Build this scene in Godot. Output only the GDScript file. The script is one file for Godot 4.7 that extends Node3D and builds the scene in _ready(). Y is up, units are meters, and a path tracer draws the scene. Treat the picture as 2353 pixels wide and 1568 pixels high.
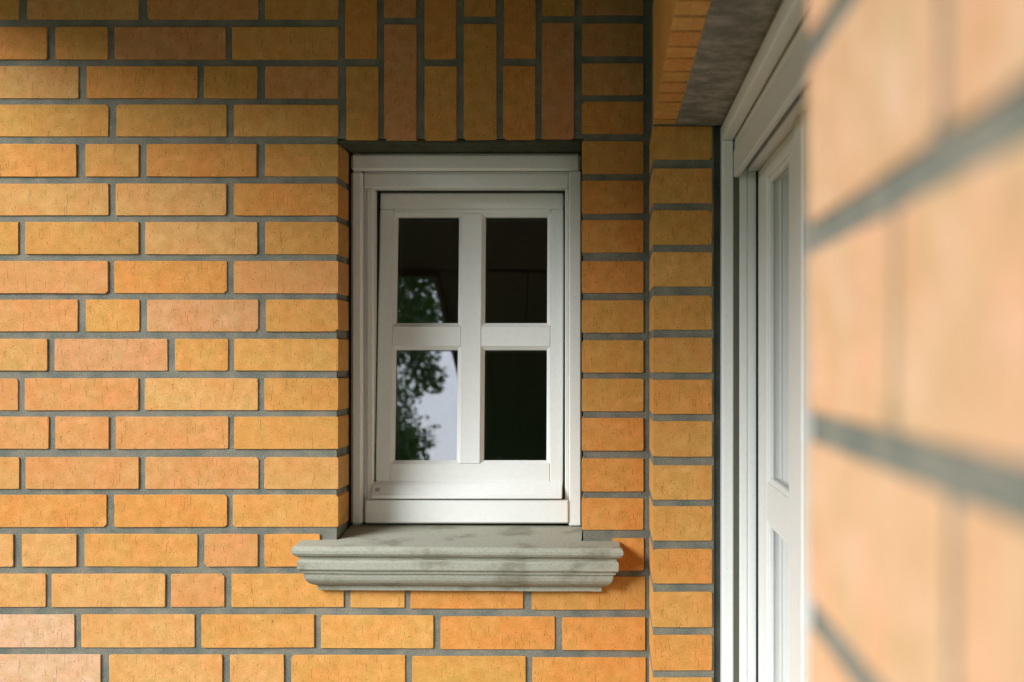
extends Node3D
# Brick house corner: small tilted casement window in the end wall, patio door in the side wall that runs past the camera.
# World: y up, metres. The camera stands at (0, HC, 0) and looks along -z, square to the end wall.
# Pixel helpers use a 2353 x 1568 copy of the photograph; the vanishing point of the depth lines is (VX, VY).

const HC := 1.55            # height of the camera above the paving
const D := 2.82             # distance to the end wall, from brick lengths on the side wall
const F := 2970.0           # focal length in those pixels
const VX := 1396.0
const VY := 827.0
const PIER_D := 2.603       # distance to the far jamb of the door
const SX := 0.0912          # x of the side wall's outer face
const NEAR_D := 0.589       # distance to the near jamb of the door
const LINTEL_Y := 0.473
const SOFFIT_Y := 0.86
const EAVE_Z := -0.43       # outer edge of the end wall's porch roof, from its reflection in the panes
const EAVE_X := -0.75       # outer edge of the side wall's eave, likewise
const PORCH_X := -1.66      # open end of the porch roof

var rng := RandomNumberGenerator.new()
var counts := {}
var M := {}
var brick_mats: Array = []

# ---------------------------------------------------------------- helpers
func px(x: float, d: float) -> float:
	return (x - VX) / F * d
func py(y: float, d: float) -> float:
	return (VY - y) / F * d + HC

func numbered(called: String, parent: Node) -> String:
	var key := str(parent.get_instance_id()) + called
	var n: int = counts.get(key, 0)
	counts[key] = n + 1
	return called if n == 0 else "%s_%03d" % [called, n]

func thing(called: String, label: String, category: String, at := Vector3.ZERO, group := "") -> Node3D:
	var o := Node3D.new()
	o.name = numbered(called, self)
	add_child(o)
	o.position = at
	o.set_meta("label", label)
	o.set_meta("category", category)
	o.set_meta("kind", "thing")
	if group != "":
		o.set_meta("group", group)
	return o

func node(called: String, parent: Node, at := Vector3.ZERO) -> Node3D:
	var o := Node3D.new()
	o.name = numbered(called, parent)
	parent.add_child(o)
	o.position = at
	return o

func put(called: String, mesh: Mesh, mat: Material, parent: Node, at := Vector3.ZERO) -> MeshInstance3D:
	var o := MeshInstance3D.new()
	o.mesh = mesh
	o.material_override = null
	for i in mesh.get_surface_count():
		o.set_surface_override_material(i, mat)
	o.name = numbered(called, parent)
	parent.add_child(o)
	o.position = at
	return o

func begin() -> SurfaceTool:
	var st := SurfaceTool.new()
	st.begin(Mesh.PRIMITIVE_TRIANGLES)
	return st

func tri(st: SurfaceTool, a: Vector3, b: Vector3, c: Vector3, inside: Vector3) -> void:
	var n := (b - a).cross(c - a)
	if n.length_squared() < 1e-18:
		return
	n = n.normalized()
	if n.dot((a + b + c) / 3.0 - inside) < 0.0:
		n = -n
	else:
		var t := b
		b = c
		c = t
	for p in [a, b, c]:
		st.set_normal(n)
		st.add_vertex(p)

func quad(st: SurfaceTool, a: Vector3, b: Vector3, c: Vector3, d: Vector3, inside: Vector3) -> void:
	tri(st, a, b, c, inside)
	tri(st, a, c, d, inside)

# a box with chamfered edges
func chamfer_box(st: SurfaceTool, lo: Vector3, hi: Vector3, c := 0.002) -> void:
	var mid := (lo + hi) / 2.0
	var h := (hi - lo) / 2.0
	c = minf(c, minf(h.x, minf(h.y, h.z)) * 0.9)
	for axis in 3:
		var u := (axis + 1) % 3
		var v := (axis + 2) % 3
		for s in [-1.0, 1.0]:
			var pts: Array = []
			for k in [[-1, -1], [1, -1], [1, 1], [-1, 1]]:
				var p := Vector3.ZERO
				p[axis] = s * h[axis]
				p[u] = k[0] * (h[u] - c)
				p[v] = k[1] * (h[v] - c)
				pts.append(mid + p)
			quad(st, pts[0], pts[1], pts[2], pts[3], mid)
			for t in [-1.0, 1.0]:   # edge between face (axis, s) and face (u, t)
				var e: Array = []
				for w in [-1.0, 1.0]:
					var p1 := Vector3.ZERO
					p1[axis] = s * h[axis]
					p1[u] = t * (h[u] - c)
					p1[v] = w * (h[v] - c)
					var p2 := Vector3.ZERO
					p2[axis] = s * (h[axis] - c)
					p2[u] = t * h[u]
					p2[v] = w * (h[v] - c)
					e.append([mid + p1, mid + p2])
				quad(st, e[0][0], e[1][0], e[1][1], e[0][1], mid)
	for sx in [-1.0, 1.0]:
		for sy in [-1.0, 1.0]:
			for sz in [-1.0, 1.0]:
				var k := Vector3(sx, sy, sz)
				var a := mid + k * Vector3(h.x, h.y - c, h.z - c)
				var b := mid + k * Vector3(h.x - c, h.y, h.z - c)
				var d := mid + k * Vector3(h.x - c, h.y - c, h.z)
				tri(st, a, b, d, mid)

func box_mesh(lo: Vector3, hi: Vector3, c := 0.002) -> ArrayMesh:
	var st := begin()
	chamfer_box(st, lo, hi, c)
	return st.commit()

# a box part given by world (or local) corners
func box(called: String, lo: Vector3, hi: Vector3, mat: Material, parent: Node, c := 0.002) -> MeshInstance3D:
	return put(called, box_mesh(lo, hi, c), mat, parent)

# a prism: a polygon in (z, y) run along x
func prism_x(poly: PackedVector2Array, x0: float, x1: float) -> ArrayMesh:
	var st := begin()
	var n := poly.size()
	var mid2 := Vector2.ZERO
	for p in poly:
		mid2 += p / n
	var mid := Vector3((x0 + x1) / 2.0, mid2.y, mid2.x)
	for i in n:
		var p := poly[i]
		var q := poly[(i + 1) % n]
		quad(st, Vector3(x0, p.y, p.x), Vector3(x1, p.y, p.x), Vector3(x1, q.y, q.x), Vector3(x0, q.y, q.x), mid)
	for x in [x0, x1]:
		var t := Geometry2D.triangulate_polygon(poly)
		for i in range(0, t.size(), 3):
			tri(st, Vector3(x, poly[t[i]].y, poly[t[i]].x), Vector3(x, poly[t[i + 1]].y, poly[t[i + 1]].x), Vector3(x, poly[t[i + 2]].y, poly[t[i + 2]].x), mid)
	return st.commit()

# one brick: front face towards +z at z = 0, w by h, depth back along -z; uneven arrises and a chipped corner now and then
func brick_shape(st: SurfaceTool, w: float, h: float, depth: float, xf := Transform3D.IDENTITY) -> void:
	var ring: Array = []
	var c := 0.006
	var along := func(p: Vector2, q: Vector2) -> void:
		var l := p.distance_to(q)
		ring.append(p)
		ring.append(p.lerp(q, c / l))
		if l > 0.1:
			ring.append(p.lerp(q, rng.randf_range(0.4, 0.6)))
		ring.append(p.lerp(q, 1.0 - c / l))
	along.call(Vector2(-w / 2, -h / 2), Vector2(w / 2, -h / 2))
	along.call(Vector2(w / 2, -h / 2), Vector2(w / 2, h / 2))
	along.call(Vector2(w / 2, h / 2), Vector2(-w / 2, h / 2))
	along.call(Vector2(-w / 2, h / 2), Vector2(-w / 2, -h / 2))
	var n := ring.size()
	var outer: Array = []
	var front: Array = []
	var back: Array = []
	for p: Vector2 in ring:
		var q := p + Vector2(rng.randf_range(-1, 1), rng.randf_range(-1, 1)) * 0.00035
		var corner := absf(absf(p.x) - w / 2) < 1e-6 and absf(absf(p.y) - h / 2) < 1e-6
		var inset := 0.0006
		if corner:
			var pull := rng.randf_range(0.0002, 0.0008)
			if rng.randf() < 0.07:
				pull = rng.randf_range(0.002, 0.004)
			q -= Vector2(signf(p.x), signf(p.y)) * pull
		outer.append(xf * Vector3(q.x, q.y, -rng.randf_range(0.0005, 0.0011)))
		var inw := Vector2(signf(q.x) if absf(absf(p.x) - w / 2) < 1e-6 else 0.0, signf(q.y) if absf(absf(p.y) - h / 2) < 1e-6 else 0.0)
		var f := q - inw * inset * rng.randf_range(0.6, 1.6)
		front.append(xf * Vector3(f.x, f.y, rng.randf_range(-0.0002, 0.0002)))
		back.append(xf * Vector3(q.x, q.y, -depth))
	var mid := xf * Vector3(0, 0, -depth / 2)
	var top := xf * Vector3(rng.randf_range(-0.2, 0.2) * w, 0, rng.randf_range(-0.0001, 0.0004))
	for i in n:
		var j := (i + 1) % n
		tri(st, top, front[i], front[j], mid)
		quad(st, front[i], front[j], outer[j], outer[i], mid)
		quad(st, outer[i], outer[j], back[j], back[i], mid)

var last_tone := -1
func brick(parent: Node, at: Vector3, w: float, h: float, depth := 0.112, turn := 0.0, tone := -1) -> void:
	var st := begin()
	brick_shape(st, w, h, depth)
	if tone < 0:
		tone = rng.randi() % 9
		if tone == last_tone:
			tone = (tone + 1 + rng.randi() % 3) % 9
	last_tone = tone
	var o := put("brick", st.commit(), brick_mats[tone], parent, at + Vector3(0, 0, 0))
	o.rotation = Vector3(0, turn, rng.randf_range(-0.0018, 0.0018))

# a joined brick for what lies outside the picture
func far_brick(st: SurfaceTool, at: Vector3, w: float, h: float, turn := 0.0) -> void:
	brick_shape(st, w, h, 0.112, Transform3D(Basis(Vector3.UP, turn), at))

# ---------------------------------------------------------------- textures and materials
func noise(freq: float, octaves: int, seed_: int, kind := FastNoiseLite.TYPE_SIMPLEX_SMOOTH) -> FastNoiseLite:
	var n := FastNoiseLite.new()
	n.noise_type = kind
	n.frequency = freq
	n.fractal_octaves = octaves
	n.seed = seed_
	return n

func grey(n: FastNoiseLite, size: int) -> PackedByteArray:
	var im := n.get_seamless_image(size, size, false, false, 0.15, true)
	im.convert(Image.FORMAT_L8)
	return im.get_data()

func tex(data: PackedByteArray, size: int, format := Image.FORMAT_RGB8) -> ImageTexture:
	return ImageTexture.create_from_image(Image.create_from_data(size, size, false, format, data))

func mat(color: Color, rough: float, called: String, spec := 0.5) -> StandardMaterial3D:
	var m := StandardMaterial3D.new()
	m.resource_name = called
	m.albedo_color = color
	m.roughness = rough
	m.metallic_specular = spec
	return m

func triplanar(m: StandardMaterial3D, albedo: Texture2D, height: Texture2D, metres: float, relief_cm: float) -> StandardMaterial3D:
	m.albedo_texture = albedo
	m.uv1_triplanar = true
	m.uv1_world_triplanar = true
	m.uv1_triplanar_sharpness = 8.0
	m.uv1_scale = Vector3.ONE / metres
	if height:
		m.heightmap_enabled = true
		m.heightmap_texture = height
		m.heightmap_scale = relief_cm
	return m

func make_materials() -> void:
	var S := 1024
	var r := RandomNumberGenerator.new()
	r.seed = 77
	# fired clay: soft patches of redder and yellower body, fine grain, dark pits, pale grit, short upright drag marks
	var patch := grey(noise(0.006, 3, 1), S)
	var patch2 := grey(noise(0.017, 2, 9), S)
	var grain := grey(noise(0.13, 3, 2), S)
	var bloom := grey(noise(0.010, 4, 41), S)
	var val := PackedFloat32Array()
	val.resize(S * S)
	var hei := PackedFloat32Array()
	hei.resize(S * S)
	for i in S * S:
		val[i] = 1.0
		hei[i] = 0.6 + (grain[i] / 255.0 - 0.5) * 0.25
	var mark := func(x: int, y: int, amount: float, deep: float) -> void:
		var k := posmod(y, S) * S + posmod(x, S)
		val[k] *= amount
		hei[k] += deep
	for i in 1700:      # pits
		var x := r.randi() % S
		var y := r.randi() % S
		var s := 1 if r.randf() < 0.75 else 2
		var a := r.randf_range(0.45, 0.82)
		for dx in s + 1:
			for dy in s + 1:
				mark.call(x + dx, y + dy, a, -0.35)
	for i in 750:      # pale grit
		var x := r.randi() % S
		var y := r.randi() % S
		var a := r.randf_range(1.15, 1.4)
		for dx in 2:
			for dy in 1 + r.randi() % 2:
				mark.call(x + dx, y + dy, a, 0.1)
	for i in 620:      # drag marks
		var x := r.randi() % S
		var y := r.randi() % S
		var l := r.randi_range(5, 34)
		var a := r.randf_range(0.55, 0.85)
		var wob := r.randf_range(-0.06, 0.06)
		for t in l:
			mark.call(x + int(wob * t), y + t, a, -0.3)
			if r.randf() < 0.4:
				mark.call(x + int(wob * t) + 1, y + t, 0.9, -0.1)
	var rgb := PackedByteArray()
	rgb.resize(S * S * 3)
	var hb := PackedByteArray()
	hb.resize(S * S)
	for i in S * S:
		var p := patch[i] / 255.0 - 0.5
		var q := patch2[i] / 255.0 - 0.5
		var g := grain[i] / 255.0 - 0.5
		var v := val[i] * (0.86 + 0.09 * q + 0.13 * g)
		var salt := smoothstep(0.62, 0.85, patch2[(i * 7 + 1234) % (S * S)] / 255.0 * 0.25 + bloom[i] / 255.0 * 0.75)
		v *= 1.0 + 0.04 * salt
		rgb[i * 3] = clampi(int(255.0 * v * (1.0 + 0.03 * p)), 0, 255)
		rgb[i * 3 + 1] = clampi(int(255.0 * v * (1.0 - 0.07 * p)), 0, 255)
		rgb[i * 3 + 2] = clampi(int(255.0 * v * (1.0 - 0.10 * p + 0.12 * q + 0.08 * salt)), 0, 255)
		hb[i] = clampi(int(255.0 * hei[i]), 0, 255)
	var clay := tex(rgb, S)
	var clay_h := tex(hb, S, Image.FORMAT_L8)
	for c in [Color8(236, 167, 84), Color8(232, 169, 94), Color8(236, 164, 94), Color8(238, 161, 78), Color8(229, 165, 80), Color8(239, 175, 100), Color8(234, 163, 94), Color8(228, 161, 80), Color8(239, 172, 88)]:
		var b := mat(c, 0.82, "fired clay", 0.35)
		triplanar(b, clay, clay_h, 0.62, 0.03)
		b.uv1_offset = Vector3(r.randf(), r.randf(), r.randf())
		brick_mats.append(b)
	var pink := mat(Color8(233, 166, 106), 0.82, "rosy fired clay", 0.35)
	triplanar(pink, clay, clay_h, 0.62, 0.03)
	brick_mats.append(pink)
	var red := mat(Color8(230, 158, 96), 0.82, "red fired clay", 0.35)
	triplanar(red, clay, clay_h, 0.62, 0.03)
	brick_mats.append(red)

	var pale := mat(Color8(242, 190, 141), 0.82, "pale fired clay", 0.35)  # overexposed wash of the near wall, painted in as a paler clay colour
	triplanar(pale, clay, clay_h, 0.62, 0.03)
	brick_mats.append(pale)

	# mortar: sandy grain
	var sand := grey(noise(0.35, 2, 4), 512)
	var blot := grey(noise(0.012, 3, 5), 512)
	var mrgb := PackedByteArray()
	mrgb.resize(512 * 512 * 3)
	var mh := PackedByteArray()
	mh.resize(512 * 512)
	for i in 512 * 512:
		var g := sand[i] / 255.0 - 0.5
		var p := blot[i] / 255.0 - 0.5
		var v := 0.82 + 0.6 * g + 0.18 * p
		if r.randf() < 0.02:
			v *= r.randf_range(0.5, 1.35)
		mrgb[i * 3] = clampi(int(255 * v * (1.0 + 0.10 * p)), 0, 255)
		mrgb[i * 3 + 1] = clampi(int(255 * v), 0, 255)
		mrgb[i * 3 + 2] = clampi(int(255 * v * (1.0 - 0.05 * p)), 0, 255)
		mh[i] = clampi(int(255 * (0.5 + g * 0.9)), 0, 255)
	M.mortar = triplanar(mat(Color8(147, 145, 128), 0.95, "sandy grey mortar", 0.3), tex(mrgb, 512), tex(mh, 512, Image.FORMAT_L8), 0.42, 0.25)

	# weathered cast stone and concrete: grey body, brown and green-black stains with ragged outlines
	var stain := grey(noise(0.008, 5, 21), S)
	var streak := grey(noise(0.03, 4, 22), S)
	var crgb := PackedByteArray()
	crgb.resize(S * S * 3)
	var lrgb := PackedByteArray()
	lrgb.resize(S * S * 3)
	for i in S * S:
		var g := grain[i] / 255.0 - 0.5
		var a := smoothstep(0.45, 1.0, stain[i] / 255.0 + (streak[i] / 255.0 - 0.5) * 0.3)
		var b2 := smoothstep(0.15, 0.95, stain[i] / 255.0 + (streak[i] / 255.0 - 0.5) * 0.5)
		var v := 0.9 + 0.12 * g
		if r.randf() < 0.0012:
			v *= 0.5
		var base := Vector3(0.90, 0.905, 0.86)
		var dirt := Vector3(0.62, 0.60, 0.54)
		var c := base.lerp(dirt, a * 0.6) * v
		crgb[i * 3] = clampi(int(255 * c.x), 0, 255)
		crgb[i * 3 + 1] = clampi(int(255 * c.y), 0, 255)
		crgb[i * 3 + 2] = clampi(int(255 * c.z), 0, 255)
		var c2 := Vector3(0.72, 0.72, 0.68).lerp(Vector3(1.0, 0.97, 0.94), b2) * (0.88 + 0.25 * g)
		lrgb[i * 3] = clampi(int(255 * c2.x), 0, 255)
		lrgb[i * 3 + 1] = clampi(int(255 * c2.y), 0, 255)
		lrgb[i * 3 + 2] = clampi(int(255 * c2.z), 0, 255)
	M.stone = triplanar(mat(Color8(200, 197, 184), 0.8, "weathered cast stone", 0.35), tex(crgb, S), clay_h, 0.9, 0.05)
	M.stone.uv1_scale = Vector3(0.8, 1.1, 1.1)
	M.concrete = triplanar(mat(Color8(186, 182, 174), 0.9, "stained concrete", 0.3), tex(lrgb, S), clay_h, 0.75, 0.12)

	# white paint on wood: faint brush relief
	var brush := grey(noise(0.05, 3, 31), 512)
	var wrgb := PackedByteArray()
	wrgb.resize(512 * 512 * 3)
	for i in 512 * 512:
		var v := 0.965 + 0.02 * (brush[i] / 255.0 - 0.5)
		if r.randf() < 0.00025:
			v *= 0.55
		wrgb[i * 3] = int(clampf(255 * v, 0, 255))
		wrgb[i * 3 + 1] = int(clampf(255 * v, 0, 255))
		wrgb[i * 3 + 2] = int(clampf(252 * v, 0, 255))
	var white_tex := tex(wrgb, 512)
	M.white = triplanar(mat(Color8(242, 242, 236), 0.38, "white gloss paint"), white_tex, tex(brush, 512, Image.FORMAT_L8), 0.5, 0.006)
	M.aluminium = triplanar(mat(Color8(222, 222, 216), 0.42, "white coated aluminium"), white_tex, null, 0.6, 0.0)
	M.seal = mat(Color8(128, 128, 112), 0.9, "grey brush seal", 0.3)
	M.rubber = mat(Color8(34, 34, 34), 0.7, "black rubber")
	M.dark_joint = triplanar(mat(Color8(96, 98, 88), 0.95, "dark sealant", 0.3), tex(mrgb, 512), null, 0.42, 0.0)
	M.board = triplanar(mat(Color8(98, 100, 84), 0.9, "grey lintel board", 0.3), tex(crgb, S), null, 0.5, 0.0)
	M.sticker = mat(Color8(170, 176, 178), 0.35, "silver label")
	M.curtain = mat(Color8(224, 226, 224), 0.9, "net curtain", 0.2)
	M.curtain.backlight_enabled = true
	M.curtain.backlight = Color(0.5, 0.5, 0.5)
	M.room = mat(Color8(120, 112, 102), 0.9, "room paint", 0.3)
	M.timber = mat(Color8(46, 38, 32), 0.7, "brown stained boards")
	M.roof = mat(Color8(96, 52, 40), 0.8, "roof tiles")
	M.paving = triplanar(mat(Color8(92, 88, 84), 0.9, "terrace paving", 0.3), tex(lrgb, S), null, 1.4, 0.0)
	M.lawn = triplanar(mat(Color8(92, 116, 52), 0.95, "lawn", 0.2), tex(mrgb, 512), null, 1.1, 0.0)
	M.bark = mat(Color8(92, 80, 66), 0.95, "bark", 0.2)
	M.leaf = mat(Color8(54, 76, 36), 0.6, "leaf", 0.4)
	M.leaf.backlight_enabled = true
	M.leaf.backlight = Color(0.25, 0.35, 0.10)
	M.glass = mat(Color(1, 1, 1, 0.0), 0.0, "window glass")
	M.glass.transparency = BaseMaterial3D.TRANSPARENCY_ALPHA
	M.glass.refraction_enabled = true
	M.glass.refraction_scale = 0.1
	M.thin_glass = mat(Color(0.9, 0.95, 0.95, 0.04), 0.0, "door glass")
	M.thin_glass.transparency = BaseMaterial3D.TRANSPARENCY_ALPHA

# ---------------------------------------------------------------- the end wall
func build_end_wall() -> void:
	var w := thing("brick_wall", "orange brick end wall around the small white window, with soldier bricks above it", "wall", Vector3(0, 0, -D))
	var recess := 0.0036
	# mortar core in four pieces round the window opening, and the inner leaf behind it
	var xl := px(777, D) - 0.004
	var xr := px(1336, D) + 0.004
	var top := py(322, D) + 0.004
	var bot := HC - 0.43
	var right := SX + 0.06
	var left := -3.2
	var ceil_y := HC + SOFFIT_Y + 0.05
	var z0 := -0.11
	var zi := -0.30
	for p in [[left, xl, 0.0, ceil_y], [xr, right, 0.0, ceil_y], [xl, xr, top, ceil_y], [xl, xr, 0.0, bot]]:
		box("mortar_bed", Vector3(p[0], p[2], z0), Vector3(p[1], p[3], -recess), M.mortar, w, 0.0005)
	for p in [[left, xl - 0.0, 0.0, ceil_y], [xr - 0.03, right + 2.0, 0.0, ceil_y], [xl, xr - 0.03, top - 0.03, ceil_y], [xl, xr - 0.03, 0.0, bot + 0.01]]:
		box("inner_leaf", Vector3(p[0], p[2], zi), Vector3(p[1], p[3], z0 - 0.04), M.room, w, 0.0005)
	# cavity closer behind the reveal
	box("cavity_closer", Vector3(xl - 0.1, bot, z0 - 0.04), Vector3(xl, top, z0), M.dark_joint, w, 0.0005)
	box("cavity_closer", Vector3(xr, bot, z0 - 0.04), Vector3(xr + 0.05, top, z0), M.dark_joint, w, 0.0005)
	# flat board under the soldier course
	box("lintel_board", Vector3(xl + 0.006, py(322, D) - 0.006, -0.20), Vector3(xr - 0.006, py(322, D) + 0.002, -0.009), M.board, w, 0.001)
	# measured courses: top, bottom, then the ends of each brick; a tone after a brick's ends where it stands out; the palest at lower left paints in stronger light
	var E := 777.0
	var rows := [
		[-30, 44.4, [[-214, 42], [61, 318], [337, 593], [608, E]]],
		[61.5, 136.7, [[-150, 107], [126.5, 247], [262.5, 518, 10], [532.5, E]]],
		[152, 226, [[-80, 179], [198, 453, 3], [468, 591, 4], [608, E]]],
		[240, 313.7, [[-10, 248], [266.6, 520, 4], [536.6, E, 8]]],
		[331, 406, [[-82, 175], [195.5, 318], [336.6, 589.5, 3], [608, E, 4]]],
		[422, 495.5, [[-12, 248.5], [265.5, 519.5], [537, E]]],
		[510, 584.7, [[-214, 41], [57, 318], [332.5, 590.6], [608.4, E]]],
		[600, 674.6, [[-12, 247.8], [261.5, 521], [536.6, E]]],
		[688.6, 762.4, [[-82, 177.7, 2], [195.8, 319.5, 0], [337, 593, 9], [611, E, 0]]],
		[779, 852.6, [[-150, 108], [123.7, 384.5, 9], [401, 523.6, 0], [537.6, E]]],
		[869.7, 943.5, [[-214, 40.3], [56, 317, 2], [331.5, 592, 5], [607, E, 0]]],
		[957.9, 1032.4, [[-150, 111, 2], [126.5, 249.5, 2], [265, 524, 2], [537.6, E, 0]]],
		[1051, 1124.6, [[-214, 43.4], [58, 318, 6], [332.5, 593.6, 6], [606.6, E, 1]]],
		[1137.6, 1212, [[-12, 244, 3], [261.5, 521.5, 3], [534, E, 0]]],
		[1228, 1303, [[-90, 30, 5], [49.6, 175.3, 5], [193, 453, 0], [469, 592, 6], [607, 735, 3]]],
		[1319.4, 1396, [[-150, 104, 5], [118, 379, 5], [392, 515, 6], [531.5, 790, 0], [805, 929.7, 8], [943, 1202.5, 3], [1221.5, 1483, 7]]],
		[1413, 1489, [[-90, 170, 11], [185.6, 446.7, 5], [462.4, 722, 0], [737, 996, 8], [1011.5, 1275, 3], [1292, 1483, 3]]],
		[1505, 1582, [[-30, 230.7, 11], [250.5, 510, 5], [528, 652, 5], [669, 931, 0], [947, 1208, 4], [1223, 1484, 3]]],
	]
	for row in rows:
		for b in row[2]:
			var x0 := px(b[0], D)
			var x1 := px(b[1], D)
			var drop := 0.0
			if b[1] > 800:
				drop = (b[1] - 800.0) / 683.0 * 6.5
			var y1 := py(row[0] + drop, D)
			var y0 := py(row[1] + drop, D)
			brick(w, Vector3((x0 + x1) / 2, (y0 + y1) / 2, rng.randf_range(-0.0012, 0.0008)), x1 - x0, y1 - y0, 0.112, 0.0, b[2] if b.size() > 2 else -1)
	# right of the window
	for r in [[-40, 35, 10], [53.7, 128.4, 10], [145, 219, 6], [233, 308, 3], [324.4, 400, 7], [415, 491, 3], [505.5, 580.6, 3], [599.8, 673.7, 3], [690, 765, 4], [782, 857, 4], [870.5, 946, 4], [961, 1036.5, 3], [1054, 1130.5, 3], [1145.6, 1218.6, 3]]:
		brick(w, Vector3((px(1337, D) + px(1479, D)) / 2, (py(r[0], D) + py(r[1], D)) / 2, rng.randf_range(-0.001, 0.0008)), px(1479, D) - px(1337, D), py(r[0], D) - py(r[1], D), 0.112, 0.0, r[2])
	brick(w, Vector3((px(1408, D) + px(1480, D)) / 2, (py(1237, D) + py(1312, D)) / 2, 0), px(1480, D) - px(1408, D), py(1237, D) - py(1312, D), 0.112, 0.0, 3)
	# soldier course over the window: staggered upright bricks
	for c in [[792, 866.3, -118, 135], [795, 869, 152.5, 321.5], [882, 956, -205, 40], [882, 957, 56, 322], [975, 1048, -118, 135.6], [975, 1049, 151.7, 321.5], [1066, 1140, -205, 37.6], [1065, 1141, 54.5, 320.5], [1157.7, 1231.5, -118, 134], [1156, 1230, 151, 320.5], [1246, 1321, -205, 36], [1245, 1319, 51.6, 319]]:
		brick(w, Vector3((px(c[0], D) + px(c[1], D)) / 2, (py(c[2], D) + py(c[3], D)) / 2, rng.randf_range(-0.0008, 0.001)), px(c[1], D) - px(c[0], D), py(c[2], D) - py(c[3], D), 0.1, 0.0, [7, 4, 3, 0, 10][rng.randi() % 5])
	# what lies outside the picture, joined
	var st := begin()
	var pitch := 90.0
	for k in range(-3, 28):
		var yt: float = -30.0 + pitch * k if k < 0 else (rows[k][0] if k < rows.size() else 1505.0 + 92.0 * (k - 17))
		var yb: float = yt + 75.0
		if yb > 2450.0:
			break
		if k >= 0 and k < rows.size():
			var x: float = rows[k][2][0][0] - 15.0
			while x > -1500.0:
				var l := 253.0 if rng.randf() < 0.7 else 121.0
				far_brick(st, Vector3((px(x - l, D) + px(x, D)) / 2, (py(yt, D) + py(yb, D)) / 2, 0), l / F * D, py(yt, D) - py(yb, D))
				x -= l + 15.0
		else:
			var x := 1480.0
			while x > -1500.0:
				var l := 253.0 if rng.randf() < 0.7 else 121.0
				if not (k < 0 and x > 785.0 and x - l < 1325.0 and k > -3):
					far_brick(st, Vector3((px(x - l, D) + px(x, D)) / 2, (py(yt, D) + py(yb, D)) / 2, 0), l / F * D, py(yt, D) - py(yb, D))
				x -= l + 15.0
	var rest := put("brickwork", st.commit(), brick_mats[0], w)
	rest.set_meta("kind", "stuff")

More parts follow.
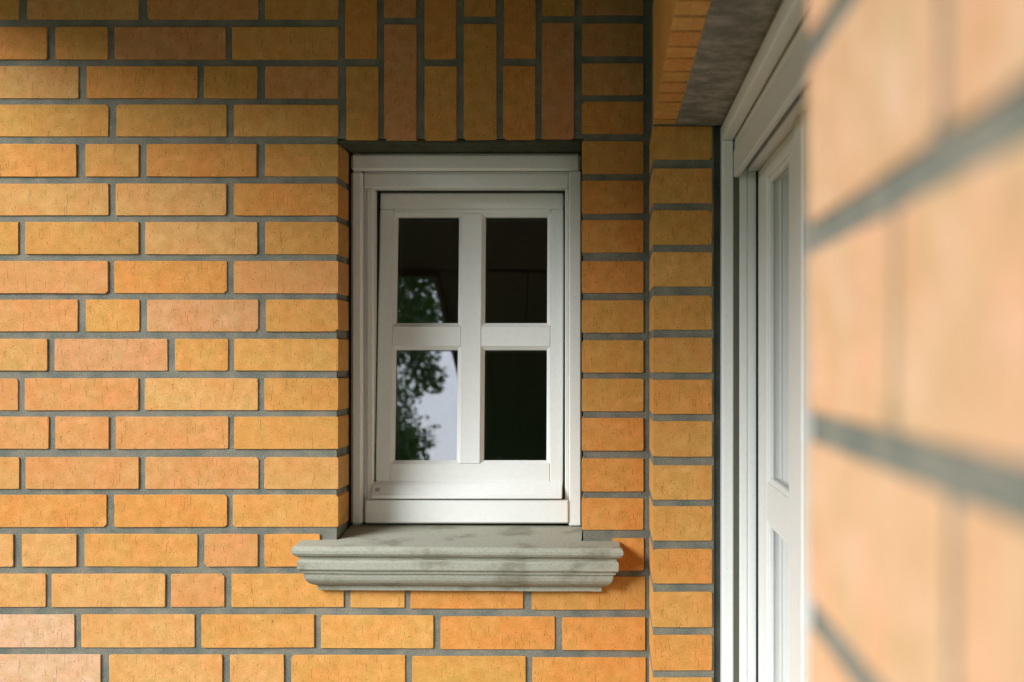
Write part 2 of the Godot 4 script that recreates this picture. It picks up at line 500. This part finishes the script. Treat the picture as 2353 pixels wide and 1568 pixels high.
# ---------------------------------------------------------------- the side wall
func build_side_wall() -> void:
	var w := thing("brick_wall", "orange brick side wall with the patio door set into its opening", "wall", Vector3(SX, 0, 0))
	var ceil_y := HC + SOFFIT_Y + 0.05
	var rec := 0.0065
	# far jamb
	box("mortar_bed", Vector3(0.0012, 0, -D), Vector3(0.1235, HC + LINTEL_Y, -PIER_D - 0.0032), M.mortar, w, 0.0005)
	box("mortar_bed", Vector3(rec - 0.002, HC + LINTEL_Y, -D), Vector3(0.12, ceil_y, -PIER_D + 0.002), M.mortar, w, 0.0005)
	box("sealant_joint", Vector3(0.1237, 0, -D - 0.02), Vector3(0.145, HC + LINTEL_Y - 0.002, -PIER_D - 0.010), M.dark_joint, w, 0.0005)
	var jamb := [[290, 367], [387, 467], [483, 562.4], [579, 659], [679.5, 758.5], [776, 856.7], [873, 952], [968.5, 1050], [1069.5, 1149.3], [1163.6, 1243.6], [1262, 1342], [1360.7, 1442.8], [1460, 1541.6], [1557.7, 1638]]
	var jw := px(1636.5, PIER_D) - SX
	for i in jamb.size():
		var y1 := py(jamb[i][0], PIER_D)
		var y0 := py(jamb[i][1], PIER_D)
		brick(w, Vector3(jw / 2, (y0 + y1) / 2, -PIER_D + rng.randf_range(-0.0008, 0.0008)), jw, y1 - y0, D - PIER_D - 0.004, 0.0, [4, 8, 4, 8, 4, 7, 3, 0, 8, 0, 3, 0, 3, 0][i])
	# upright bricks over the door; their undersides show. joints measured along the soffit
	var joints := [2.55, 2.465, 2.377, 2.295, 2.207, 2.125, 2.033, 1.955, 1.865, 1.784]
	for i in range(1, 14):
		joints.append(1.784 - 0.0845 * i)
	box("mortar_bed", Vector3(rec, HC + LINTEL_Y + 0.004, -PIER_D), Vector3(0.042, HC + LINTEL_Y + 0.24, -NEAR_D), M.mortar, w, 0.0005)
	for i in joints.size() - 1:
		var a: float = joints[i] - 0.006
		var b: float = joints[i + 1] + 0.006
		brick(w, Vector3(0, HC + LINTEL_Y + 0.12, -(a + b) / 2), a - b, 0.239, 0.046, -PI / 2, [4, 3, 0, 8, 7][rng.randi() % 5])
	brick(w, Vector3(0, HC + LINTEL_Y + 0.12, -(PIER_D - 0.002 + 2.557) / 2), PIER_D - 0.002 - 2.557, 0.239, 0.046, -PI / 2, 4)
	box("concrete_lintel", Vector3(0.0445, HC + LINTEL_Y - 0.0015, -PIER_D - 0.001), Vector3(0.30, HC + LINTEL_Y + 0.2, -NEAR_D), M.concrete, w, 0.003)
	box("mortar_bed", Vector3(rec, HC + LINTEL_Y + 0.24, -PIER_D + 0.002), Vector3(0.3, ceil_y, -NEAR_D), M.mortar, w, 0.0005)
	# near part of the wall, beside the camera
	box("mortar_bed", Vector3(0.0018, 0, -NEAR_D + 0.0004), Vector3(0.13, ceil_y, 9.0), M.mortar, w, 0.0005)
	box("inner_leaf", Vector3(0.13, 0, -NEAR_D + 0.004), Vector3(0.4, ceil_y, 9.0), M.room, w, 0.0005)
	box("inner_leaf", Vector3(0.145, 0, -D - 0.3), Vector3(0.4, HC + LINTEL_Y, -PIER_D - 0.08), M.room, w, 0.0005)
	var first := {-1: 0.175, 0: 0.235, -2: 0.244, 1: 0.121, -3: 0.121, 2: 0.244, -4: 0.175}
	var st := begin()
	var base := HC + 0.0545
	var pitch := 0.0846
	for k in range(-18, 12):
		var y0 := base + pitch * k + 0.0068
		var y1 := base + pitch * (k + 1) - 0.0068
		if y0 < 0.0 or y1 > ceil_y:
			continue
		var z := -NEAR_D
		var l: float = first.get(k, 0.244 if posmod(k, 2) == 0 else 0.175)
		while z < 1.6:
			var z1 := z + l - 0.0068
			if k >= -3 and k <= 2 and z < -0.1:
				brick(w, Vector3(0, (y0 + y1) / 2, (z + z1) / 2), z1 - z, y1 - y0, 0.112, -PI / 2, 11)  # palest tone on every near brick: the overexposure is put into the colour
			else:
				far_brick(st, Vector3(0, (y0 + y1) / 2, (z + z1) / 2), z1 - z, y1 - y0, -PI / 2)
			z = z1 + 0.0136
			l = 0.254 if rng.randf() < 0.7 else 0.129
	for k in range(0, 8):     # jamb courses below the picture
		var y1 := py(1638 + 17 + 97.5 * k, PIER_D)
		if y1 < 0.08:
			break
		far_brick(st, Vector3(jw / 2, y1 - 0.035, -PIER_D), jw, 0.07)
	var rest := put("brickwork", st.commit(), brick_mats[1], w)
	rest.set_meta("kind", "stuff")

# ---------------------------------------------------------------- window
const FD := 2.949   # distance to the window frame's face
func build_window() -> void:
	var w := thing("window", "small white four-pane window tilted open at the top above the moulded sill", "window", Vector3(0, 0, -FD))
	var fx := func(x: float) -> float: return px(x, FD)
	var fy := func(y: float) -> float: return py(y, FD)
	var fr := node("frame", w)
	box("top_rail", Vector3(fx.call(805.0), fy.call(392.0), -0.07), Vector3(fx.call(1334.0), fy.call(352.0), 0), M.white, fr, 0.006)
	box("post", Vector3(fx.call(805.0), fy.call(1207.0), -0.07), Vector3(fx.call(833.0), fy.call(392.6), -0.0005), M.white, fr, 0.006)
	box("post", Vector3(fx.call(1307.0), fy.call(1209.5), -0.07), Vector3(fx.call(1336.0), fy.call(392.6), -0.0005), M.white, fr, 0.003)
	# inner step
	box("inner_rail", Vector3(fx.call(834.0), fy.call(431.0), -0.068), Vector3(fx.call(1306.5), fy.call(397.0), -0.009), M.white, fr, 0.003)
	box("inner_rail", Vector3(fx.call(834.0), fy.call(397.0), -0.068), Vector3(fx.call(1306.5), fy.call(392.8), -0.016), M.white, fr, 0.001)
	box("inner_post", Vector3(fx.call(833.5), fy.call(1203.0), -0.066), Vector3(fx.call(840.0), fy.call(397.5), -0.017), M.white, fr, 0.001)
	box("inner_post", Vector3(fx.call(840.0), fy.call(1203.0), -0.068), Vector3(fx.call(856.0), fy.call(431.5), -0.009), M.white, fr, 0.003)
	box("inner_post", Vector3(fx.call(1298.0), fy.call(1203.0), -0.068), Vector3(fx.call(1306.8), fy.call(431.5), -0.008), M.white, fr, 0.002)
	box("bottom_rail", Vector3(fx.call(838.0), fy.call(1203.0), -0.072), Vector3(fx.call(1307.2), fy.call(1149.0), 0.003), M.white, fr, 0.003)
	box("rubber_seal", Vector3(fx.call(856.0), fy.call(1149.0), -0.064), Vector3(fx.call(858.0), fy.call(431.0), -0.054), M.rubber, fr, 0.001)
	box("rubber_seal", Vector3(fx.call(856.0), fy.call(433.0), -0.064), Vector3(fx.call(1298.0), fy.call(431.0), -0.054), M.rubber, fr, 0.001)
	# the sash: hinged at its foot, its top tilted into the room
	var cx := -0.3176
	var sash := node("sash", w, Vector3(cx, HC - 0.318, -0.013))
	sash.rotation.x = deg_to_rad(-5.0)
	var hw := 0.2150
	var H := 0.712
	var dz := -0.055
	var xa := [-0.173, -0.030]    # glass ends, left column
	var xb := [0.0325, 0.177]
	var yb := [0.0873, 0.3425]
	var yt := [0.4053, 0.655]
	var bv := 0.008               # width of the bevelled bead
	box("stile", Vector3(-hw, 0, dz), Vector3(xa[0] - bv, H - 0.0395, 0), M.white, sash, 0.0025)
	box("stile", Vector3(xb[1] + bv, 0, dz), Vector3(hw, H - 0.0395, 0), M.white, sash, 0.0025)
	box("top_rail", Vector3(-hw, H - 0.0390, dz), Vector3(hw, H, 0), M.white, sash, 0.0025)
	box("top_rail_lip", Vector3(xa[0] - bv + 0.0004, yt[1] + bv, dz), Vector3(xb[1] + bv - 0.0004, H - 0.0394, -0.0006), M.white, sash, 0.0008)
	box("bottom_rail", Vector3(xa[0] - bv + 0.0004, 0, dz), Vector3(xb[1] + bv - 0.0004, yb[0] - bv, -0.0004), M.white, sash, 0.0008)
	box("muntin", Vector3(xa[1] + bv, yb[0] - bv + 0.0005, dz + 0.01), Vector3(xb[0] - bv, yt[1] + bv - 0.0005, 0), M.white, sash, 0.0012)
	for c in [xa, xb]:
		box("muntin", Vector3(c[0] - bv + 0.0004, yb[1] + bv, dz + 0.01), Vector3(c[1] + bv - 0.0004, yt[0] - bv, -0.0006), M.white, sash, 0.0012)
	for c in [xa, xb]:
		for r in [yb, yt]:
			var st := begin()
			var o := [Vector3(c[0] - bv, r[0] - bv, -0.0012), Vector3(c[1] + bv, r[0] - bv, -0.0012), Vector3(c[1] + bv, r[1] + bv, -0.0012), Vector3(c[0] - bv, r[1] + bv, -0.0012)]
			var i2 := [Vector3(c[0], r[0], -0.0085), Vector3(c[1], r[0], -0.0085), Vector3(c[1], r[1], -0.0085), Vector3(c[0], r[1], -0.0085)]
			var i3 := [Vector3(c[0], r[0], -0.0145), Vector3(c[1], r[0], -0.0145), Vector3(c[1], r[1], -0.0145), Vector3(c[0], r[1], -0.0145)]
			var inside := Vector3((c[0] + c[1]) / 2, (r[0] + r[1]) / 2, -1.0)
			var centre := Vector3((c[0] + c[1]) / 2, (r[0] + r[1]) / 2, -0.011)
			for k in 4:
				var j := (k + 1) % 4
				quad(st, o[k], o[j], i2[j], i2[k], inside)
				var out: Vector3 = (i2[k] + i2[j]) / 2.0 * 2.0 - centre
				quad(st, i2[k], i2[j], i3[j], i3[k], out)
			put("glazing_bead", st.commit(), M.white, sash)
			for z in [-0.0185, -0.0385]:
				var g := BoxMesh.new()
				g.size = Vector3(c[1] - c[0] + 0.006, r[1] - r[0] + 0.006, 0.004)
				put("pane", g, M.glass, sash, Vector3((c[0] + c[1]) / 2, (r[0] + r[1]) / 2, z))
	# weather bar along the foot of the sash
	var wb := put("weather_bar", prism_x(PackedVector2Array([Vector2(0.0, 0.0385), Vector2(0.004, 0.0375), Vector2(0.010, 0.030), Vector2(0.019, 0.011), Vector2(0.022, 0.0075), Vector2(0.0225, 0.0), Vector2(0.0, 0.0)]), -hw - 0.004, hw - 0.002), M.white, sash)
	var lab := box("label", Vector3(-hw + 0.002, 0.0125, 0.0), Vector3(-hw + 0.0125, 0.0245, 0.0006), M.sticker, sash, 0.0001)
	lab.rotation.x = deg_to_rad(-25.0)
	lab.position = Vector3(0, 0.002, 0.0225)
	lab.set_meta("label", "small silver label stuck on the weather bar")

# ---------------------------------------------------------------- sill
func build_sill() -> void:
	var s := thing("window_sill", "weathered grey moulded stone sill under the small white window", "window sill", Vector3(0, 0, -D))
	var x0 := -0.6268
	var x1 := -0.0151
	# profile: p = how far it stands out from the wall, y below the camera; it runs round both ends
	var prof := [Vector2(0.0535, -0.3992), Vector2(0.0565, -0.4003), Vector2(0.0595, -0.4035), Vector2(0.0612, -0.4085), Vector2(0.0605, -0.4145), Vector2(0.0570, -0.4195), Vector2(0.0510, -0.4225),
		Vector2(0.0475, -0.4250), Vector2(0.0470, -0.4290), Vector2(0.0500, -0.4315), Vector2(0.0512, -0.4340), Vector2(0.0510, -0.4490), Vector2(0.0495, -0.4515), Vector2(0.0450, -0.4530), Vector2(0.0440, -0.4590), Vector2(0.0395, -0.4605),
		Vector2(0.0390, -0.4670), Vector2(0.0370, -0.4740), Vector2(0.0330, -0.4800), Vector2(0.0270, -0.4850), Vector2(0.0190, -0.4885), Vector2(0.0145, -0.4895), Vector2(0.0140, -0.5000), Vector2(0.0, -0.5010)]
	var st := begin()
	var base := 0.012
	var cuts := 26
	var wob := noise(9.0, 2, 55)
	var inside := Vector3((x0 + x1) / 2, HC - 0.45, -0.02)
	var fall := 0.108      # the top sheds water forwards
	var lean := func(x: float) -> float: return -0.0035 * (x - x0) / (x1 - x0)
	var ring := func(v: Vector2) -> Array:
		var e := v.x - base
		var slope := fall if v.y > -0.3995 else 0.0
		var pts: Array = [Vector3(x0 - e, HC + v.y + slope * v.x, -0.004), Vector3(x0 - e, HC + v.y + slope * v.x * 0.5, v.x * 0.5)]
		for k in cuts + 1:
			var x := lerpf(x0 - e, x1 + e, float(k) / cuts)
			pts.append(Vector3(x, HC + v.y + wob.get_noise_2d(x, v.y) * 0.0007 + lean.call(x), v.x + wob.get_noise_2d(x, v.y + 7.0) * 0.0007))
		pts.append(Vector3(x1 + e, HC + v.y + slope * v.x * 0.5 + lean.call(x1), v.x * 0.5))
		pts.append(Vector3(x1 + e, HC + v.y + slope * v.x + lean.call(x1), -0.004))
		return pts
	var prev: Array = ring.call(prof[0])
	# flat top from the front edge back to the wall and on into the window opening
	var e0: float = prof[0].x - base
	for k in range(2, cuts + 2):
		var a: Vector3 = prev[k]
		var b: Vector3 = prev[k + 1]
		var back: float = -0.004
		var rise: float = fall * (prof[0].x - back)
		var a1 := Vector3(a.x, HC + prof[0].y + rise + lean.call(a.x), back)
		var b1 := Vector3(b.x, HC + prof[0].y + rise + lean.call(b.x), back)
		quad(st, a, b, b1, a1, inside)
		var deep := -0.15
		var rise2: float = fall * (prof[0].x - deep)
		var ca := clampf(a.x, px(777, D), px(1336, D))
		var cb := clampf(b.x, px(777, D), px(1336, D))
		if cb - ca > 0.001:
			quad(st, Vector3(ca, HC + prof[0].y + rise + lean.call(ca), back), Vector3(cb, HC + prof[0].y + rise + lean.call(cb), back), Vector3(cb, HC + prof[0].y + rise2 + lean.call(cb), deep), Vector3(ca, HC + prof[0].y + rise2 + lean.call(ca), deep), inside)
	for i in range(1, prof.size()):
		var cur: Array = ring.call(prof[i])
		for k in cur.size() - 1:
			quad(st, prev[k], prev[k + 1], cur[k + 1], cur[k], inside)
		prev = cur
	put("moulding", st.commit(), M.stone, s)
	box("slab", Vector3(px(777, D) + 0.001, HC - 0.44, -0.15), Vector3(px(1336, D) - 0.001, HC - 0.4045, 0.03), M.stone, s, 0.001)

# ---------------------------------------------------------------- door
func build_door() -> void:
	var d := thing("patio_door", "white glazed patio door with roller shutter in the side wall opening", "door", Vector3(0, 0, 0))
	var foot := 0.04
	var zf := -2.57
	var zn := -0.64
	var head := HC + 0.437
	var A: Material = M.aluminium
	# shutter guide at the far jamb: two flanges with a brush-lined slot between them
	var guide := node("shutter_guide", d)
	box("flange", Vector3(0.2284, foot, zf - 0.06), Vector3(0.2505, HC + 0.437, zf), M.white, guide, 0.002)
	box("brush_seal", Vector3(0.2505, foot, zf - 0.06), Vector3(0.2632, HC + 0.46, zf - 0.012), M.seal, guide, 0.0005)
	box("flange", Vector3(0.2632, foot, zf - 0.06), Vector3(0.2784, HC + 0.46, zf - 0.001), M.white, guide, 0.0015)
	var guide2 := node("shutter_guide", d)
	box("flange", Vector3(0.2284, foot, zn), Vector3(0.2505, HC + 0.437, zn + 0.05), M.white, guide2, 0.002)
	box("flange", Vector3(0.2632, foot, zn), Vector3(0.2784, HC + 0.46, zn + 0.05), M.white, guide2, 0.002)
	# fixed frame
	var fr := node("frame", d)
	box("post", Vector3(0.2788, foot, zf - 0.06), Vector3(0.36, HC + 0.46, zf - 0.0015), M.white, fr, 0.0015)
	box("rubber_seal", Vector3(0.2955, foot, zf - 0.003), Vector3(0.2994, HC + 0.375, zf + 0.0015), M.rubber, fr, 0.0005)
	box("post", Vector3(0.2788, foot, zn), Vector3(0.36, HC + 0.46, zn + 0.05), M.white, fr, 0.0015)
	box("head", Vector3(0.2788, HC + 0.376, zf), Vector3(0.36, HC + 0.46, zn), M.white, fr, 0.0015)
	box("threshold", Vector3(0.2284, 0.0, zf - 0.06), Vector3(0.36, foot, zn + 0.05), M.concrete, fr, 0.003)
	box("mullion", Vector3(0.2935, foot, -2.032), Vector3(0.36, HC + 0.376, -1.955), M.white, fr, 0.003)
	# casing over the shutter
	box("head_casing", Vector3(0.2284, head, zf - 0.06), Vector3(0.2505, HC + LINTEL_Y - 0.004, zn + 0.05), M.white, d, 0.002)
	# roller shutter: the lowest slats hang out of the casing
	var sh := node("roller_shutter", d)
	box("slat", Vector3(0.2530, HC + 0.421, zf - 0.012), Vector3(0.2620, HC + 0.462, zn), A, sh, 0.003)
	box("slat", Vector3(0.2522, HC + 0.4165, zf - 0.012), Vector3(0.2600, HC + 0.4205, zn), A, sh, 0.001)
	box("bottom_bar", Vector3(0.2512, HC + 0.363, zf - 0.006), Vector3(0.2635, HC + 0.416, zn), A, sh, 0.003)
	# two leaves: a narrow fixed sidelight and the wide door
	door_leaf(d, "sidelight", zf + 0.005, -2.036, 0.2995, 0.133, 0.098)
	door_leaf(d, "door_leaf", -1.951, zn - 0.003, 0.2995, 0.12, 0.12)

func door_leaf(d: Node3D, called: String, z0: float, z1: float, x: float, far_stile: float, near_stile: float) -> void:
	var foot := 0.05
	var top := HC + 0.374
	var n := node(called, d)
	var a := z0 + far_stile
	var b := z1 - near_stile
	var t := 0.05
	var gt := HC + 0.343
	var gb := HC - 0.2315
	var pt := HC - 0.302
	var pb := foot + 0.16
	box("stile", Vector3(x, foot, z0), Vector3(x + t, top, a), M.white, n, 0.002)
	box("stile", Vector3(x, foot, b), Vector3(x + t, top, z1), M.white, n, 0.002)
	box("top_rail", Vector3(x + 0.0004, gt, a), Vector3(x + t, top, b), M.white, n, 0.0015)
	box("middle_rail", Vector3(x + 0.0004, pt, a), Vector3(x + t, gb, b), M.white, n, 0.0015)
	box("bottom_rail", Vector3(x + 0.0004, foot, a), Vector3(x + t, pb, b), M.white, n, 0.0015)
	# beads round the glass and the panel
	for r in [[gb, gt], [pb, pt]]:
		box("bead", Vector3(x + 0.0035, r[0], a), Vector3(x + 0.0135, r[1], a + 0.010), M.white, n, 0.002)
		box("bead", Vector3(x + 0.0035, r[0], b - 0.010), Vector3(x + 0.0135, r[1], b), M.white, n, 0.002)
		box("bead", Vector3(x + 0.0035, r[0], a + 0.010), Vector3(x + 0.0135, r[0] + 0.010, b - 0.010), M.white, n, 0.002)
		box("bead", Vector3(x + 0.0035, r[1] - 0.010, a + 0.010), Vector3(x + 0.0135, r[1], b - 0.010), M.white, n, 0.002)
	for r in [[gb, gt], [pb, pt]]:
		var g := BoxMesh.new()
		g.size = Vector3(0.004, r[1] - r[0] - 0.002, b - a - 0.002)
		put("pane", g, M.thin_glass, n, Vector3(x + 0.0155, (r[0] + r[1]) / 2, (a + b) / 2))
	# a net curtain hangs close behind the glass
	var c := thing("net_curtain", "white net curtain behind the %s glass of the patio door" % ("narrow sidelight" if called == "sidelight" else "wide leaf"), "curtain")
	var st := begin()
	var steps := 60
	for i in steps:
		var za := lerpf(a - 0.03, b + 0.03, float(i) / steps)
		var zb := lerpf(a - 0.03, b + 0.03, float(i + 1) / steps)
		var xa := x + 0.085 + 0.012 * sin(za * 70.0) + 0.006 * sin(za * 163.0)
		var xb := x + 0.085 + 0.012 * sin(zb * 70.0) + 0.006 * sin(zb * 163.0)
		quad(st, Vector3(xa, foot, za), Vector3(xb, foot, zb), Vector3(xb, top, zb), Vector3(xa, top, za), Vector3(2, 1.5, za))
	put("fabric", st.commit(), M.curtain, c)

# ---------------------------------------------------------------- the rest of the place
func build_setting() -> void:
	var g := box("ground", Vector3(-60, -0.3, -60), Vector3(60, -0.004, 60), M.lawn, self, 0.001)
	g.set_meta("kind", "structure")
	g.set_meta("label", "lawn round the house")
	var t := box("pavement", Vector3(-3.6, -0.1, -D), Vector3(1.0, 0.0, 2.5), M.paving, self, 0.002)
	t.set_meta("kind", "structure")
	t.set_meta("label", "pale terrace paving along the brick walls")
	# rooms behind window and door
	var room := node("room", self)
	room.set_meta("kind", "structure")
	room.set_meta("label", "dark rooms behind the window and the door")
	var top := HC + SOFFIT_Y + 0.05
	box("wall", Vector3(-3.2, 0, -5.6), Vector3(4.0, top, -5.5), M.room, room)
	box("wall", Vector3(-3.3, 0, -5.6), Vector3(-3.2, top, -D - 0.3), M.room, room)
	box("wall", Vector3(4.0, 0, -5.6), Vector3(4.1, top, 4.0), M.room, room)
	box("wall", Vector3(0.45, 0, 3.9), Vector3(4.0, top, 4.0), M.room, room)
	box("wall", Vector3(0.30, 0, -5.5), Vector3(0.4, top, -D - 0.3), M.room, room)
	box("floor", Vector3(-3.2, 0.0, -5.5), Vector3(4.0, 0.02, -D - 0.3), M.room, room)
	box("floor", Vector3(0.5, 0.0, -D - 0.3), Vector3(4.0, 0.02, 3.9), M.room, room)
	box("ceiling", Vector3(-3.3, top, -5.6), Vector3(4.1, top + 0.1, -D - 0.2), M.room, room)
	box("ceiling", Vector3(0.4, top, -D - 0.2), Vector3(4.1, top + 0.1, 4.0), M.room, room)
	# eaves over both walls
	var sy := HC + SOFFIT_Y
	var e := thing("roof_eave", "brown boarded porch roof over the brick end wall", "eave")
	var nb := 16
	for i in nb:
		var z0 := lerpf(-D, EAVE_Z, float(i) / nb)
		var z1 := lerpf(-D, EAVE_Z, float(i + 1) / nb) - 0.004
		box("soffit_board", Vector3(PORCH_X, sy, z0), Vector3(SX + 0.3, sy + 0.02, z1), M.timber, e)
	box("fascia", Vector3(PORCH_X, sy - 0.03, EAVE_Z), Vector3(EAVE_X, sy + 0.2, EAVE_Z + 0.025), M.timber, e)
	box("roof_covering", Vector3(PORCH_X, sy + 0.1, -D - 0.2), Vector3(SX + 0.4, sy + 0.14, EAVE_Z + 0.05), M.roof, e)
	var e2 := thing("roof_eave", "brown boarded eave over the side wall with the patio door", "eave")
	e2.position = Vector3(EAVE_X, sy, EAVE_Z + 0.026)
	e2.rotation.y = deg_to_rad(-4.26)
	nb = 8
	for i in nb:
		box("soffit_board", Vector3(0.2 * i, 0, 0), Vector3(0.2 * i + 0.196, 0.02, 9.4), M.timber, e2)
	box("fascia", Vector3(-0.025, -0.03, 0.0), Vector3(0, 0.2, 9.4), M.timber, e2)
	box("roof_covering", Vector3(-0.05, 0.1, 0.03), Vector3(1.6, 0.14, 9.4), M.roof, e2)
	# trees across the lawn, seen only as reflections in the panes
	tree("tall leafy garden tree across the lawn, mirrored in the window panes", Vector3(-3.55, 0, 9.0), 6.6, 2.0, 11)
	tree("low round garden tree across the lawn, mirrored in the lower pane", Vector3(-4.35, 0, 14.0), 5.2, 1.55, 12)
	tree("dark dense garden tree close behind the terrace", Vector3(0.2, 0, 12.0), 4.6, 1.7, 13)

func tree(label: String, at: Vector3, height: float, radius: float, seed_: int) -> void:
	var t := thing("garden_tree", label, "tree", at, "trees across the lawn")
	var r := RandomNumberGenerator.new()
	r.seed = seed_
	var st := begin()
	limb(st, Vector3.ZERO, Vector3(0.1, height * 0.55, 0), 0.16, 0.08)
	var clumps: Array = []
	for i in 75:
		var v := Vector3(r.randfn(), r.randfn(), r.randfn()).normalized() * pow(r.randf(), 0.4)
		var c := Vector3(v.x * radius, height * 0.66 + v.y * height * 0.34, v.z * radius)
		clumps.append([c, r.randf_range(0.3, 0.55)])
		if i < 14:
			limb(st, Vector3(0.08, height * r.randf_range(0.3, 0.55), 0), c, 0.05, 0.015)
	put("trunk", st.commit(), M.bark, t)
	var leaf := begin()
	for i in 30000:
		var c = clumps[r.randi() % clumps.size()]
		var v := Vector3(r.randfn(), r.randfn(), r.randfn()).normalized() * pow(r.randf(), 0.45) * float(c[1])
		var k := r.randf_range(0.45, 0.8)
		var b := Basis.from_euler(Vector3(r.randf_range(-1.2, 1.2), r.randf_range(0, TAU), r.randf_range(-1.2, 1.2)))
		var o := Vector3(c[0]) + v * Vector3(1, 0.8, 1)
		quad(leaf, o + b * Vector3(0, -0.06, 0) * k, o + b * Vector3(0.04, 0, 0.01) * k, o + b * Vector3(0, 0.065, 0) * k, o + b * Vector3(-0.04, 0, 0.01) * k, o - b.z)
	put("crown", leaf.commit(), M.leaf, t)

func limb(st: SurfaceTool, a: Vector3, b: Vector3, r0: float, r1: float) -> void:
	var dir := (b - a).normalized()
	var u := dir.cross(Vector3(0.3, 0.1, 0.9)).normalized()
	var v := dir.cross(u)
	for k in 8:
		var p := u * cos(TAU * k / 8) + v * sin(TAU * k / 8)
		var q := u * cos(TAU * (k + 1) / 8) + v * sin(TAU * (k + 1) / 8)
		quad(st, a + p * r0, a + q * r0, b + q * r1, b + p * r1, (a + b) / 2)

func _ready() -> void:
	rng.seed = 4242
	# camera: shifted lens, square to the end wall
	var cam := Camera3D.new()
	cam.name = "camera"
	add_child(cam)
	var near := 0.05
	var lens := CameraAttributesPhysical.new()
	lens.frustum_near = near
	lens.frustum_far = 200.0
	lens.frustum_focal_length = 45.0
	lens.frustum_focus_distance = 2.85
	lens.exposure_aperture = 4.2
	cam.attributes = lens
	cam.set_frustum(1568.0 / F * near, Vector2((1176.5 - VX) / F * near, (VY - 784.0) / F * near), near, 200.0)
	cam.position = Vector3(0, HC, 0)
	cam.current = true
	# bright overcast sky
	var env := Environment.new()
	env.background_mode = Environment.BG_SKY
	var sky := Sky.new()
	var sm := ProceduralSkyMaterial.new()
	sm.sky_top_color = Color(0.76, 0.85, 0.97)
	sm.sky_horizon_color = Color(0.97, 0.98, 1.0)
	sm.sky_curve = 0.25
	sm.ground_bottom_color = Color(0.25, 0.26, 0.2)
	sm.ground_horizon_color = Color(0.6, 0.62, 0.6)
	sm.sun_angle_max = 1.0
	sm.sky_energy_multiplier = 1.0
	sky.sky_material = sm
	env.sky = sky
	env.background_energy_multiplier = 0.44
	env.tonemap_mode = Environment.TONE_MAPPER_LINEAR
	env.tonemap_exposure = 4.25
	env.sdfgi_enabled = true
	env.ssao_enabled = true
	env.ssil_enabled = true
	var we := WorldEnvironment.new()
	we.name = "world_environment"
	we.environment = env
	add_child(we)
	# the sun as a wide bright patch in the cloud, high on the left behind the camera
	var sun := DirectionalLight3D.new()
	sun.name = "sun"
	sun.light_energy = 0.5
	sun.light_color = Color(0.95, 0.97, 1.0)
	sun.light_angular_distance = 30.0
	sun.shadow_enabled = true
	add_child(sun)
	sun.look_at_from_position(Vector3.ZERO, Vector3(0.75, -0.50, -0.60))

	make_materials()
	build_setting()
	build_end_wall()
	build_side_wall()
	build_window()
	build_sill()
	build_door()
